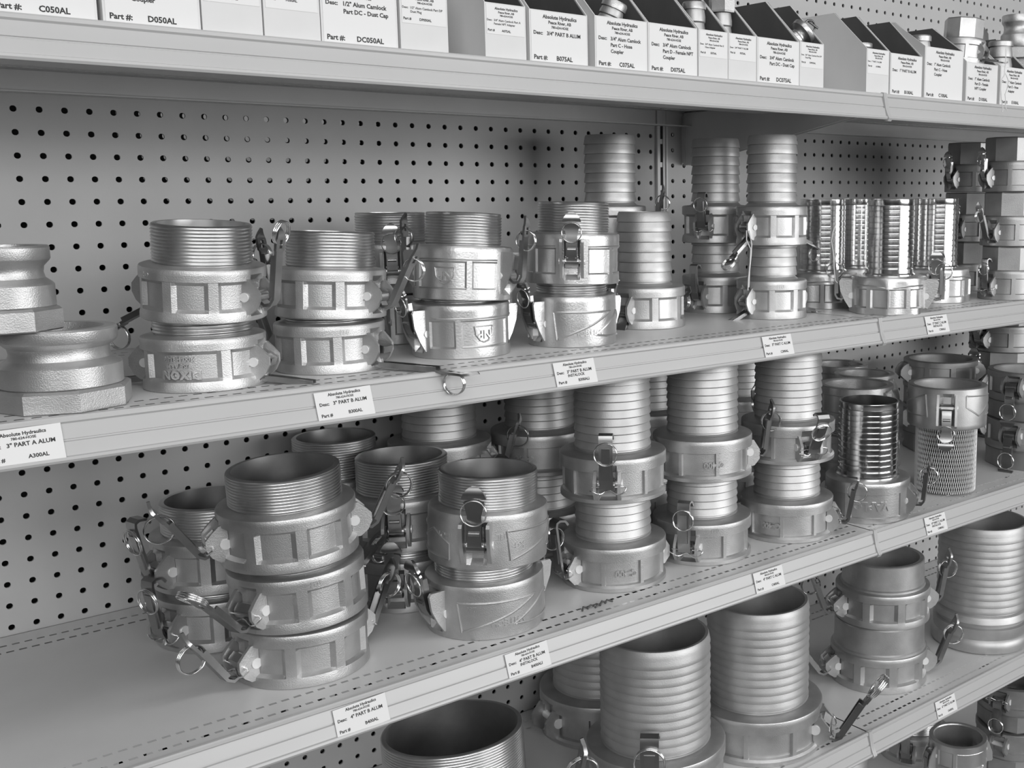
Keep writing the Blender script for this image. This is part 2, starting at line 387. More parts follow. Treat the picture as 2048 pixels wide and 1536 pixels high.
SH = {1: 41.7, 2: -275.5, 3: -593.1, 4: -913.9, 5: -1230.}
KIND = {  # body kind, outer radius, body height, what sits on it, its radius, its length, material
    'b3t': ('dixonw', 56, 50, 'thread', 44.6, 38, 'cast'), 'b3': ('dixon', 56, 50, 'thread', 44.6, 38, 'cast'), 'bnp': ('np', 55.5, 60, 'thread', 43, 37, 'bright'),
    'bwit3': ('wit', 54, 61, 'thread', 43, 34, 'bright'), 'b4': ('dixon', 69.5, 57, 'thread', 57, 36, 'cast'),
    'b4d': ('dixon', 69.5, 57, 'thread', 57, 36, 'cast'), 'b4r': ('dixon', 65, 62, 'thread', 55.5, 44, 'cast'), 'bnpd': ('np', 55.5, 60, 'thread', 43, 37, 'bright'),
    'bwit4': ('wit', 69.5, 63, 'thread', 57, 40, 'cast'), 'c3': ('dixon', 56, 56, 'shank', 37, 101, 'cast'), 'c3s': ('dixon', 52, 56, 'shank', 36.4, 101, 'cast'),
    'c3d': ('dixon', 52, 56, 'shank', 37, 101, 'cast'),
    'c4': ('c400', 69, 57, 'shank', 49, 100, 'cast'), 'c4d': ('c400', 69, 57, 'shank', 49, 100, 'cast'),
    'e3': ('boss', 60, 56, 'ridged', 36.4, 116, 'bright'), 'e4': ('evap', 66, 63, 'ridged', 46.5, 118, 'bright'),
    'c6': ('c400', 98, 68, 'shank', 76.5, 153, 'cast'), 'c6d': ('c400', 98, 68, 'shank', 76.5, 153, 'cast'),
    'b6': ('dixon', 101, 95, 'thread', 84, 92, 'cast'), 'd6': ('dixon', 82, 60, 'collar', 76, 48, 'cast'), 'd6t': ('dixon', 80, 58, 'collar', 69, 46, 'cast'),
    'big': ('plain', 89, 66, 'shank', 80, 163, 'cast'), 'd3': ('hexd', 50, 50, 'hex', 47, 41, 'grey'), 'd3d': ('hexd', 50, 50, 'hex', 47, 41, 'grey'),
    'd4': ('hexd', 72, 53, 'hex', 70, 36, 'grey'), 'm4': ('wit', 66, 68, 'netting', 51, 112, 'cast'), 'i4': ('np', 63, 60, 'thread', 50, 38, 'bright'), 'i3': ('np', 54, 60, 'thread', 44, 38, 'bright'),
    'd2': ('hexd', 36, 38, 'hex', 31, 32, 'cast'), 'b5': ('dixon', 57, 58, 'thread', 52, 50, 'cast'),
}
def end_mesh(end, r, h, m='cast'):
    if end == 'thread': return 'threaded_end', thread_mesh(r, h, 'machined')
    if end == 'shank': return 'hose_shank', shank_mesh(r, h, 'shank', 7 if r < 40 else (9 if h < 110 else 12))
    if end == 'ridged': return 'hose_shank', ridged_mesh(r, h)
    key = (end, r, h, m)
    if key in _mc: return ('threaded_collar' if end in ('hex', 'collar') else 'protective_net'), _mc[key]
    mb = MB()
    if end == 'hex':
        pr = [(r, -2), (r, h*.94), (r-1.5, h), (r-9, h), (r-9, -2)]; mb.lathe(pr, 8, True, a0=.3)
        _mc[key] = mb.mesh('threaded_collar', M[m], 20); return 'threaded_collar', _mc[key]
    if end == 'collar':
        pr = [(r+3, -2), (r+2.5, 4), (r+.5, 6), (r, h*.5), (r, h-1.5), (r-1.5, h), (r-8, h), (r-8, -2)]; mb.lathe(pr, 80, True)
        wrap_rib(mb, [(-125, 10), (-125, h-4)], r+.5, 1.6)
        _mc[key] = mb.mesh('threaded_collar', M['cast'], 40); return 'threaded_collar', _mc[key]
    # plastic net sleeve: slanted diamond strands around a dark threaded tube
    mb.lathe([(r-5, -2), (r-5, h-2), (r-9, h-2), (r-9, -2)], 64, True)
    mb.mi = 1; n = 84
    for sg in (1, -1):
        for i in range(n):
            p = []
            for j in range(15):
                a = 2*PI*(i+sg*(.24 if j % 2 else -.24)+.25*(1+sg))/n
                p.append(((r-.4)*math.cos(a), (r-.4)*math.sin(a), -1+(j+.5*(sg < 0)*0)*h/14.))
            mb.tube(p, .4, 4)
    _mc[key] = mb.mesh('protective_net', [M['back'], M['net']], 60); return 'protective_net', _mc[key]

def coupler(label, kind, x, y, sh, h, beta=60, variant='', arms=(), tilt=(0, 0), inv=False, cat='hose coupling', group=None, clip=None, name='camlock_coupler', hidearms=False):
    """beta: direction of the first ear measured from the line of sight, + towards the viewer's right"""
    bk, R, H, end, er, eh, m = KIND[kind]
    view = math.degrees(math.atan2(CAM[1]-y, CAM[0]-x))
    al = math.radians(view+beta); k = R/56.
    ez = (SH[sh] if isinstance(sh, int) else sh)+h
    if inv:
        ez += H+eh
        q = Matrix.Rotation(math.radians(tilt[0]), 4, 'X') @ Matrix.Rotation(math.radians(tilt[1]), 4, 'Y') @ Matrix.Rotation(al, 4, 'Z') @ Matrix.Rotation(PI, 4, 'X')
    else:
        q = Matrix.Rotation(math.radians(tilt[0]), 4, 'X') @ Matrix.Rotation(math.radians(tilt[1]), 4, 'Y') @ Matrix.Rotation(al, 4, 'Z')
    root = thing(name, label, cat, (x, y, ez), q.to_euler(), group)
    if bk == 'plain':
        key = ('plain', R, H)
        if key not in _mc:
            mb = MB(); mb.lathe([(R-6, 0), (R-1, 3), (R, 12), (R-1, 22), (R-5, 26), (R-4, 30), (R-3, 44), (R-3, 46), (R-8, 48), (R-8, 54), (R-3, 56), (R-4, 60), (er+2, H), (er-7, H), (R-14, 6), (R-12, 0)], 96, True)
            _mc[key] = mb.mesh('body', M['shank'], 40)
        link('body', _mc[key], root)
    else:
        # lettering angles are measured from the line of sight too, so bake them relative to the ear
        link('body', body_mesh_v(bk, R, H, er, m, variant, beta, inv), root)
    nm, me = end_mesh(end, er, eh, m)
    link(nm, me, root, (0, 0, H))
    if bk != 'plain':
        for i in range(2):
            a = PI*i
            zp = .46*H
            px, py = (R+1.5*k)*math.cos(a), (R+1.5*k)*math.sin(a)
            link('rivet_pin', pin_mesh(R), root, ((R-4*k)*math.cos(a), (R-4*k)*math.sin(a), zp), (0, 0, a))
            if i < len(arms) and arms[i]:
                st, phi = arms[i][:2]; rg = arms[i][2] if len(arms[i]) > 2 else 'side'; am = arms[i][3] if len(arms[i]) > 3 else 'lever'
                ln = arms[i][4] if len(arms[i]) > 4 else (1.15 if st == 'hook' and R < 60 else 1.)
                ar = link('cam_arm', arm_mesh(st, k, am, ln), root, (px, py, zp))
                ar.rotation_euler = (Matrix.Rotation(a, 4, 'Z') @ Matrix.Rotation(math.radians(phi), 4, 'Y')).to_euler()
                if rg:
                    tx, tz = TIP[st][0]*k, TIP[st][1]*k*ln; rr = 11.5*k
                    f = math.radians(phi); sgn = -1 if inv else 1
                    if rg == 'face': link('pull_ring', ring_mesh(k, 1 if st == 'dome' else 2), ar, (tx+2.4*k, 0, tz-rr), (0, 0, PI/2))
                    elif rg == 'lay': link('pull_ring', ring_mesh(k), ar, (tx+1*k, 0, tz+rr*.9), (.15, 0, PI/2))
                    else:   # hangs straight down from the eye
                        dx, dz = math.sin(f)*sgn, -math.cos(f)*sgn
                        o = link('pull_ring', ring_mesh(k), ar, (tx+dx*rr*.95, 0, tz+dz*rr*.95)); o.rotation_euler = (0, 0, 0 if rg == 'side' else PI/2*.8)
            if clip is not None and i in clip: link('safety_clip', clip_mesh(k), root, ((R+7*k)*math.cos(a), (R+7*k)*math.sin(a), .34*H), (0, 0, a))
    return root
def body_mesh_v(bk, R, H, er, m, variant, beta, inv):
    # LETTERS angles are given as if the viewer stood at -90 degrees; convert into ear-relative angles
    if not variant: return body_mesh(bk, R, H, er, m, '')
    key = (bk, R, H, er, m, variant, round(beta))
    if key not in _mc:
        vname = '%s@%d' % (variant, round(beta))
        def shifted(fn):
            def g(mb, R_, H_):
                n0 = len(mb.v); fn(mb, R_, H_); d = math.radians(90-beta); c, s_ = math.cos(d), math.sin(d)
                for i in range(n0, len(mb.v)):
                    x, y, z = mb.v[i]; mb.v[i] = (x*c-y*s_, x*s_+y*c, z)
            return g
        LETTERS[vname] = [shifted(f) for f in LETTERS[variant]]
        _mc[key] = body_mesh(bk, R, H, er, m, vname)
    return _mc[key]
# ------------------------------------------------------------------ floor and gondola shelving
mb = MB(); mb.box(-2500, 4500, -4000, 1500, -20, 0)
fl = link('floor', mb.mesh('floor', M['floor'])); fl['kind'] = 'structure'

def pegboard(name, cols, rows, x0, x1, z0, z1, zoff):
    P, h = 25.4, 12.7; mb = MB(); n = 12; r = 3.55; T_ = 2.6
    per = [(-h, -h), (-h/3, -h), (h/3, -h), (h, -h), (h, -h/3), (h, h/3), (h, h), (h/3, h), (-h/3, h), (-h, h), (-h, h/3), (-h, -h/3)]
    ang = [math.atan2(b, a) for a, b in per]
    cir = [(r*math.cos(t), r*math.sin(t)) for t in ang]
    vs, fs = [], []
    for j in rows:
        for cx in cols:
            cz = -P*j+zoff; b = len(vs)
            vs += [(cx+a, 0, cz+c) for a, c in per]+[(cx+a, 0, cz+c) for a, c in cir]+[(cx+a, T_, cz+c) for a, c in cir]
            for i in range(n):
                k = (i+1) % n
                fs += [(b+i, b+k, b+n+k, b+n+i), (b+n+i, b+n+k, b+2*n+k, b+2*n+i)]
    mb.v = vs; mb.f = fs; mb.m = [0]*len(fs)
    ca, cb = cols[0]-h, cols[-1]+h; za, zb = -P*rows[-1]-h+zoff, -P*rows[0]+h+zoff
    for a, b, c, d in ((x0, ca, z0, z1), (cb, x1, z0, z1), (ca, cb, z0, za), (ca, cb, zb, z1)):
        if b-a > .01 and d-c > .01: mb.add([(a, 0, c), (b, 0, c), (b, 0, d), (a, 0, d)], [(0, 1, 2, 3)])
    # folded rim gives the sheet its depth
    mb.box(x0, x1, .1, 12, z0, z0+1); mb.box(x0, x1, .1, 12, z1-1, z1); mb.box(x0, x0+1, .1, 12, z0, z1); mb.box(x1-1, x1, .1, 12, z0, z1)
    return mb.mesh(name, M['peg'])
Z0, Z1 = -1440, 430
lc = [25.4*i for i in range(-10, 37)]; rc = [25.4*i-2.7 for i in range(38, 85)]
pl = pegboard('pegboard_panel', lc, range(-16, 56), -277, 927.2, Z0, Z1, 0)
pr_ = pegboard('pegboard_panel', rc, range(-16, 56), 949.5, 2154, Z0, Z1, 3.6)
a = link('pegboard_panel', pl, None, (0, 0, ZOFF/S)); tag(a, 'grey perforated pegboard back panel of the left shelving bay', 'pegboard')
b = link('pegboard_panel', pr_, None, (0, 0, ZOFF/S)); tag(b, 'grey perforated pegboard back panel of the right shelving bay', 'pegboard')
c = link('pegboard_panel', pl, None, (-6.9, 46.8, ZOFF/S+3.2)); c.material_slots[0].link = 'OBJECT'; c.material_slots[0].material = M['back']; tag(c, 'second pegboard seen only through the holes behind the left bay', 'pegboard')  # near-black override puts the shade of the gap into the board colour
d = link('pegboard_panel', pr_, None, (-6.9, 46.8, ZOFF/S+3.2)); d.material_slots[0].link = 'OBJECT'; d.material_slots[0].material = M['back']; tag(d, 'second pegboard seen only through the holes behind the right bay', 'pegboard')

def upright(x, label):
    t = thing('shelf_upright', label, 'shelf post', (x, 7.2, -ZOFF/S))
    mb = MB(); hgt = ZOFF/S+470; sc_ = -22
    mb.box(-14, -11, -13, 45, 0, hgt); mb.box(-9.5, -6.5, -11, -5, 0, hgt); mb.box(8, 11, -10, 45, 0, hgt); mb.box(-11, -3.6, -7, -5.5, 0, hgt)
    z = 0
    # slotted face: two strips with bridges between the slots
    mb.box(-3.6, 3.6, -5.2, -4.2, 0, 30)
    while z < hgt-30:
        mb.box(-3.6, 3.6, -5.2, -4.2, z+30, z+38); z += 38
    mb.box(3.4, 11, -7, -5.5, 0, hgt)
    link('post', mb.mesh('post', M['paint']), t)
    mb = MB(); mb.box(-3.6, 3.6, -3.5, -2.5, 0, hgt); link('slot_shade_strip', mb.mesh('slot_shade_strip', M['back']), t)  # near-black strip added behind the slots, stands in for their inner shade
    mb = MB(); mb.box(-25, 25, -410, 60, 0, 18); mb.box(-25, 25, -410, -404, 18, 60); link('base_foot', mb.mesh('base_foot', M['paint']), t)
    return t
upright(938.4, 'slotted upright post between the left and right shelving bays')

def shelf(num, x0, x1, label):
    z = SH[num]; t = thing('gondola_shelf', label, 'shelf', (x0, 0, z)); W = x1-x0
    mb = MB(); rows = [(-399.5, -8.5), (-376.7, -11.1), (-53.4, -.8), (-31.5, -3.7)]; th = 1.2
    ys = [-417.]+sum([[y-1.9, y+1.9] for y, _ in rows], [])+[-.5]
    def sheet(xa, xb, ya, yb):
        if xb-xa > .05: mb.add([(xa, ya, 0), (xb, ya, 0), (xb, yb, 0), (xa, yb, 0)], [(0, 1, 2, 3)])
    for i in range(len(ys)-1):
        ya, yb = ys[i], ys[i+1]
        if i % 2 == 0: sheet(0, W, ya, yb); continue
        ph = rows[i//2][1]; x = ((ph-x0) % 12.5); last = 0
        while x+4 < W-8:
            if x > 12:
                sheet(last, x-3.8, ya, yb); last = x+3.8
            x += 12.5
        sheet(last, W, ya, yb)
    # hems and stiffening channels under the sheet
    mb.box(0, W, -417, -415.8, -30, -.1); mb.box(0, W, -415.8, -404, -30, -28.8); mb.box(0, W, -404, -402.8, -30, -24)
    mb.box(0, W, -330, -328.8, -14, -1); mb.box(0, W, -328.8, -190, -14, -12.8); mb.box(0, W, -190, -188.8, -14, -1)
    mb.box(0, W, -1.7, -.5, -25, 0); mb.box(0, W, -24, -1.7, -25, -23.8)
    mb.box(0, 1.2, -416, -1, -28, 0); mb.box(W-1.2, W, -416, -1, -28, 0)
    link('deck', mb.mesh('deck', M['paint']), t)
    mb = MB()   # price rail: rounded top bead, face leaning outwards at the foot, rolled lower edge
    P_ = [(-416, .6), (-417.5, 2.0), (-419.6, 1.7), (-420.7, .3), (-420.8, -2.5), (-419.3, -4.2), (-422.9, -16.4), (-421.9, -16.9), (-422.2, -18.1), (-424.2, -18.6), (-427.4, -29.6), (-429.6, -30.2), (-430.4, -32.4), (-429.2, -34.6), (-426.5, -35.0), (-424.6, -33.2), (-418.6, -10), (-417.6, -1)]
    mb.prismx([(y, z_) for y, z_ in P_], 2.5, W-2.5); link('price_rail', mb.mesh('price_rail', M['edge'], 25), t)
    for xa in (-.2, W-3.8):
        mb = MB()
        Q = [(-414, 1.), (-417.5, 3.4), (-421.8, 2.6), (-422.6, -3), (-424.6, -12), (-426.2, -20), (-430.2, -29), (-432.6, -33), (-430, -37), (-424, -36.4), (-417, -12)]
        mb.prismx(Q, xa, xa+4.0)
        link('end_cap', mb.mesh('end_cap', M['edge'], 25), t)
    for xb in (6, W-6):
        mb = MB(); mb.prismx([(-4, -2), (-402, -2), (-402, -23), (-14, -88), (-4, -88)], xb-1, xb+1)
        mb.box(xb-1.6, xb+1.6, -9, 2, -84, -8); link('bracket', mb.mesh('bracket', M['paint']), t)
    return t
XJ = 990.
names = {1: 'top shelf', 2: 'upper middle shelf', 3: 'lower middle shelf', 4: 'shelf above the bottom one', 5: 'bottom shelf'}
for n in (1, 2, 3, 4, 5):
    holds = {1: 'carrying the white parts bins', 2: 'carrying the three inch couplings', 3: 'carrying the four inch couplings', 4: 'carrying the six inch couplings', 5: 'mostly hidden in shade'}[n]
    shelf(n, -229, XJ, 'left bay metal %s, %s' % (names[n], holds))
    shelf(n, XJ, XJ+1219, 'right bay metal %s, %s' % (names[n], holds))

# ------------------------------------------------------------------ price tickets on the shelf fronts
FA = -math.atan2(3.8, 13.)
def ticket(sh, xl, wd, ht, lines, label, skew=0):
    z = SH[sh]-17.5
    t = thing('price_ticket', label, 'price label', (xl+wd/2, -425.2, z), (FA, math.radians(skew), 0), 'tickets clipped to the shelf fronts')
    mb = MB(); mb.box(-wd/2, wd/2, -.35, .1, -ht/2, ht/2); link('card', mb.mesh('card', M['paper']), t)
    mb = MB()
    for tx, sz, x, zz, al, b in lines: flat_text(mb, tx, sz, x, zz, al, b, y=-.5)
    link('printed_text', mb.mesh('printed_text', M['ink']), t); return t
def tk(desc, part, two=None):
    L_ = [('Absolute Hydraulics', 4.0, 1, 9.4, 'c', .03), ('780-624-HOSE', 2.9, 1, 6.0, 'c', .03), ('Desc:', 4.3, -25, .6, 'l', .03), (desc, 4.7, -11.5, .6, 'l', .03)]
    if two: L_.append((two, 4.2, -11, -3.6, 'l', .03))
    return L_+[('Part #', 4.4, -25, -10.2, 'l', .03), (part, 4.4, 2, -9.8, 'l', .03)]
ticket(2, -128, 57, 30, tk('3" PART A ALUM', 'A300AL'), 'white price ticket reading A300AL at the far left shelf front', -1)
ticket(2, 142, 57, 28, tk('3" PART B ALUM', 'B300AL'), 'white price ticket reading B300AL under the left threaded couplings', -1.5)
ticket(2, 415, 56, 28, tk('3" PART B ALUM', 'B300ALI', 'INSTALOCK'), 'white price ticket reading B300ALI on the upper middle shelf front', -1)
ticket(2, 745, 55, 28, tk('3" PART C ALUM', 'C300AL'), 'white price ticket reading C300AL near the bay joint')
ticket(2, 1097, 56, 28, tk('3" PART C ALUM', 'C300ALI', 'INSTALOCK'), 'white price ticket under the polished steel shank couplings, right bay upper middle shelf')
ticket(3, 143, 56, 28, tk('4" PART B ALUM', 'B400AL'), 'white price ticket reading B400AL below the leaning stack of three', -2)
ticket(3, 342, 56, 28, tk('4" PART B ALUM', 'B400ALI', 'INSTALOCK'), 'white price ticket reading B400ALI on the lower middle shelf front', -2)
ticket(3, 731, 56, 28, tk('4" PART C ALUM', 'C400AL'), 'white price ticket reading C400AL on the lower middle shelf front')
ticket(3, 1111, 54, 28, tk('4" PART C ALUM', 'C400ALI', 'INSTALOCK'), 'white price ticket on the right bay lower middle shelf front')
ticket(4, 1156, 54, 28, tk('6" PART D ALUM', 'D600AL'), 'white price ticket on the right bay shelf front below the six inch stack')

# ------------------------------------------------------------------ parts bins on the top shelf
def bin_box(x0, wd, hf, part, desc, big, label, hb=116, dep=290, y0=-409, lz=0):
    t = thing('bin_box', label, 'parts bin', (x0, y0, SH[1]+.4), (0, 0, 0), 'white cardboard parts bins on the top shelf')
    mb = MB(); sl = 69.; w_ = 1.2
    side = [(0, 0), (dep, 0), (dep, hb), (hf*0+sl*(hb-hf)/(124-hf if hf < 100 else 1), hb), (0, hf)]
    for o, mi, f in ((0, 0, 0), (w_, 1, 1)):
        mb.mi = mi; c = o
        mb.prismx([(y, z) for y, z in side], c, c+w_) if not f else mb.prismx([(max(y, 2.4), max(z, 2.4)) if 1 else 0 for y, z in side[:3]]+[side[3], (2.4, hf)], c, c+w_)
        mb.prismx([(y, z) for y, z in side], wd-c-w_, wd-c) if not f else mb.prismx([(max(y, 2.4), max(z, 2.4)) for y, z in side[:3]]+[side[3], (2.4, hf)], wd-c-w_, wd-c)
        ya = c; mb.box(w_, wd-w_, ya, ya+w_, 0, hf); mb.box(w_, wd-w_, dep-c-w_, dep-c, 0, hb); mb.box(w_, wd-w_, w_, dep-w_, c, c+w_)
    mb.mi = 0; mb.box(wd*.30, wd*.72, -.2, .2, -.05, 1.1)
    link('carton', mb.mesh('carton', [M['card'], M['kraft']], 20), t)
    lw = wd-4; mb = MB()
    lh = hf-3 if big else hf*.52
    top = hf-1.5
    mb.box(2, wd-2, -.35, -.02, top-lh, top); lb = link('label', mb.mesh('label', M['paper']), t); mb = MB(); cx = wd/2+1
    k = min(1.05, wd/76.) if big else wd/60.
    fs_ = lambda s: s*k
    z = top-6.6*k if big else top-6.*k
    a_ = 'c'
    if big:
        flat_text(mb, 'Absolute Hydraulics', fs_(5.4), cx, z, a_, .03, y=-.5); flat_text(mb, 'Peace River, AB', fs_(4.6), cx, z-5.2*k, a_, .03, y=-.5); flat_text(mb, '780-624-HOSE', fs_(3.6), cx, z-9.6*k, a_, .03, y=-.5)
        z -= 17*k; flat_text(mb, 'Desc:', fs_(5.3), 5*k, z, 'l', .03, y=-.5)
        for i, ln in enumerate(desc): flat_text(mb, ln, fs_(5.5), 22*k, z-i*6.8*k, 'l', .03, y=-.5)
        zb = top-lh+3.6*k
        flat_text(mb, 'Part #:', fs_(6.4), 5*k, zb, 'l', .03, y=-.5); flat_text(mb, part, fs_(6.6), 34*k, zb, 'l', .03, y=-.5)
    else:
        flat_text(mb, 'Absolute Hydraulics', fs_(4.1), cx, z, a_, .03, y=-.5); flat_text(mb, 'Peace River, AB', fs_(3.6), cx, z-4.2*k, a_, .03, y=-.5); flat_text(mb, '780-624-HOSE', fs_(3.1), cx, z-8*k, a_, .03, y=-.5)
        z -= 14*k; flat_text(mb, 'Desc:', fs_(3.4), 3*k, z, 'l', .02, y=-.5)
        for i, ln in enumerate(desc): flat_text(mb, ln, fs_(3.6), 13*k, z-i*4.2*k, 'l', .02, y=-.5)
        z -= 4.6*k*len(desc)+3*k
        flat_text(mb, 'Part #', fs_(3.9), 4*k, z, 'l', .03, y=-.5); flat_text(mb, part, fs_(3.9), 24*k, z, 'l', .03, y=-.5)
    link('printed_text', mb.mesh('printed_text', M['ink']), lb)
    return t
BX = [(1376, 97, 62, 'F100AL', ['1" PART F ALUM'], 1), (-91, 76, 60, 'C050AL', ['1/2" Alum Camlock', 'Part C - Hose', 'Coupler'], 1), (-11, 77, 60, 'D050AL', ['1/2" Alum Camlock', 'Part D - Female NPT', 'Coupler'], 1),
      (67.5, 52, 60, 'E050AL', ['1/2" Alum Camlock Part E', 'Hose Adapter'], 0), (121, 52, 60, 'F050AL', ['1/2" PART F ALUM'], 0),
      (174, 77, 62, 'DC050AL', ['1/2" Alum Camlock', 'Part DC - Dust Cap'], 1), (254, 52, 60, 'DP050AL', ['1/2" Alum Camlock Part DP', 'Dust Plug'], 0),
      (349, 50, 57, 'A075AL', ['3/4" Alum Camlock Part A', 'Female NPT Adapter'], 0), (403.5, 76.5, 56, 'B075AL', ['3/4" PART B ALUM'], 1),
      (490, 76, 58, 'C075AL', ['3/4" Alum Camlock', 'Part C - Hose', 'Coupler'], 1), (567, 77, 58, 'D075AL', ['3/4" Alum Camlock', 'Part D - Female NPT', 'Coupler'], 1),
      (646, 49, 58, 'E075AL', ['3/4" Alum Camlock Part E', 'Hose Adapter'], 0), (696, 49, 58, 'F075AL', ['3/4" PART F ALUM'], 0),
      (746, 79, 58, 'DC075AL', ['3/4" Alum Camlock', 'Part DC - Dust Cap'], 1), (826, 47, 59, 'DP075AL', ['3/4" Alum Camlock Part DP', 'Dust Plug'], 0),
      (963, 50, 62, 'A100AL', ['1" PART A ALUM'], 0), (1016, 75, 60, 'B100AL', ['1" PART B ALUM'], 1), (1097, 97, 76, 'C100AL', ['1" Alum Camlock', 'Part C - Hose', 'Coupler'], 1),
      (1203, 86, 62, 'D100AL', ['1" Alum Camlock', 'Part D - Female', 'NPT Coupler'], 1), (1297, 77, 62, 'E100AL', ['1" Alum Camlock', 'Part E - Hose', 'Adapter'], 1)]
for x0, wd, hf, part, desc, big in BX:
    bin_box(x0, wd, hf, part, desc, big, ('wide' if big else 'narrow')+' open white cardboard bin labelled %s on the top shelf' % part)

# ------------------------------------------------------------------ small fittings standing in the bins
def lathe_part(name, prof, parent, m='cast', n=40, ang=35, loc=(0, 0, 0)):
    mb = MB(); mb.lathe(prof, n, True); return link(name, mb.mesh(name, M[m], ang), parent, loc)
def adapter(label, x, y, z, r, hx=8, k=1., rot=(0, 0, 0), m='cast', tall=0, group=None, name='camlock_adapter'):
    """male adapter: hexagon or octagon base, barrel, waisted cam groove, rim"""
    t = thing(name, label, 'hose adapter', (x, y, z), rot, group); H = r*k
    ro = r*1.02
    lathe_part('wrench_collar', [(r*.62, 0), (ro*1.03, 0), (ro*1.08, .03*H), (ro*1.08, .42*H), (ro*1.02, .47*H), (r*.9, .48*H), (r*.62, .48*H)], t, m, hx, 15)
    lathe_part('grooved_barrel', [(r*.62, .3*H), (r*.93, .47*H), (r*.96, .5*H), (r*.96, .92*H), (r*.93, .96*H), (r*.80, 1.06*H), (r*.77, 1.18*H), (r*.79, 1.30*H), (r*.90, 1.42*H), (r*.92, 1.46*H), (r*.92, 1.68*H), (r*.89, 1.72*H), (r*.72, 1.72*H), (r*.62, 1.3*H)], t, m, 80)
    return t
def ribbed_plug(label, x, y, z, r, h, rot=(0, 0, 0), nut=False, name='hose_barb_fitting'):
    t = thing(name, label, 'hose fitting', (x, y, z), rot)
    pr = [(r*.6, 0), (r*.95, 0)]; n = 5
    for i in range(n):
        a = h*i/n; pr += [(r, a+1), (r, a+h/n*.4), (r*.9, a+h/n*.95)]
    pr += [(r*.6, h)]
    lathe_part('barbed_shank', pr, t, 'shank')
    if nut: lathe_part('hexagon_nut', [(r*.7, h), (r*1.25, h), (r*1.3, h+2), (r*1.3, h+16), (r*1.2, h+18), (r*.7, h+18)], t, 'cast', 6, 15)
    else: lathe_part('end_collar', [(r*.6, h-1), (r*1.05, h-1), (r*1.05, h+6), (r*.95, h+8), (r*.6, h+8)], t, 'cast')
    return t
zb = SH[1]+3.4
ribbed_plug('ribbed aluminium hose end leaning in the C075AL bin', 521, -372, zb+22, 14, 52, (.25, .3, 0))
ribbed_plug('upright ribbed aluminium hose fitting in the E075AL bin', 669, -376, zb, 14, 84)
ribbed_plug('hexagon nut fitting standing in the F075AL bin', 716, -376, zb, 13, 84, nut=True)
t = thing('dust_plug', 'small bright dust plug tipped forward in the DP075AL bin', 'dust plug', (846, -372, zb+58), (.3, .85, 0))
lathe_part('plug_body', [(1, 0), (11, 0), (14, 6), (14, 12), (11, 15), (11, 17), (18, 22), (19, 25), (19, 28), (18, 29), (1, 29)], t, 'bright')
mb = MB(); mb.tube([(9*math.cos(i*PI/10), 0, 37+9*math.sin(i*PI/10)) for i in range(20)], 1.3, 8, True); link('pull_ring', mb.mesh('pull_ring', M['darklever'], 60), t)
mb = MB(); mb.tube([(0, 0, 28), (0, 0, 35)], 2.2, 8); mb.tube([(-8, 5, 41), (8, -5, 45)], 1.6, 8); link('chain_link', mb.mesh('chain_link', M['darklever'], 60), t)
adapter('small adapter leaning against the side of the A100AL bin, farther back', 986, -330, zb+62, 17, 6, 1.3)
ribbed_plug('ribbed fitting under the farther adapter in the A100AL bin', 986, -330, zb, 15, 54)
adapter('small adapter standing just behind the front of the A100AL bin', 984, -382, zb+34, 17, 6, 1.2)
ribbed_plug('ribbed fitting under the nearer adapter in the A100AL bin', 984, -382, zb, 15, 26)
ribbed_plug('ribbed fitting glimpsed at the edge of the C100AL bin', 1118, -385, zb, 15, 84)
coupler('aluminium coupler with hexagon head and open lever standing in the D100AL bin', 'd2', 1247, -368, SH[1]+3.4, 60, 62, '', (('hook', 96, None), None), (2, 3), clip=None)
_blk = thing('flanged_plug', 'round aluminium plug under the coupler in the D100AL bin', 'plug', (1247, -368, zb))
lathe_part('plug_body', [(1, 0), (29, 0), (30, 3), (30, 57), (28, 59), (1, 59)], _blk, 'cast')
ribbed_plug('tall ribbed fitting in the E100AL bin beside the hexagon headed coupler', 1343, -378, zb, 19, 96)
adapter('waisted aluminium adapter standing tall at the far right of the top shelf', 1430, -352, zb+84, 27, 6, 1.55)
_blk = thing('pipe_nipple', 'threaded nipple carrying the tall adapter at the far right', 'pipe nipple', (1430, -352, zb))
link('threads', thread_mesh(24, 84, 'cast'), _blk, (0, 0, 0))
t = thing('domed_fitting', 'domed fitting behind the tall adapter at the far right of the top shelf', 'dust cap', (1425, -268, zb))
lathe_part('domed_body', [(1, 0), (28, 0), (29, 4), (29, 110), (27, 134), (18, 148), (1, 153)], t, 'cast')
t = thing('string_tag', 'white looped string hanging over the E100AL label from the coupler lever', 'string', (1226, -446, SH[1]))
mb = MB()
mb.tube([(26, 0, 82), (26, 0, 60), (27, 2, 48), (24, 0, 42), (16, 0, 34), (14, -1, 20), (17, -1, 4), (20, -2, -8), (19, -2, -14)], .8, 6)
mb.tube([(27, 2, 48), (30, 0, 42), (36, 0, 34), (33, 0, 22), (28, 0, 14), (29, -1, 2), (27, -2, -5), (31, -2, -10)], .8, 6)
link('cord', mb.mesh('cord', M['paper'], 60), t)

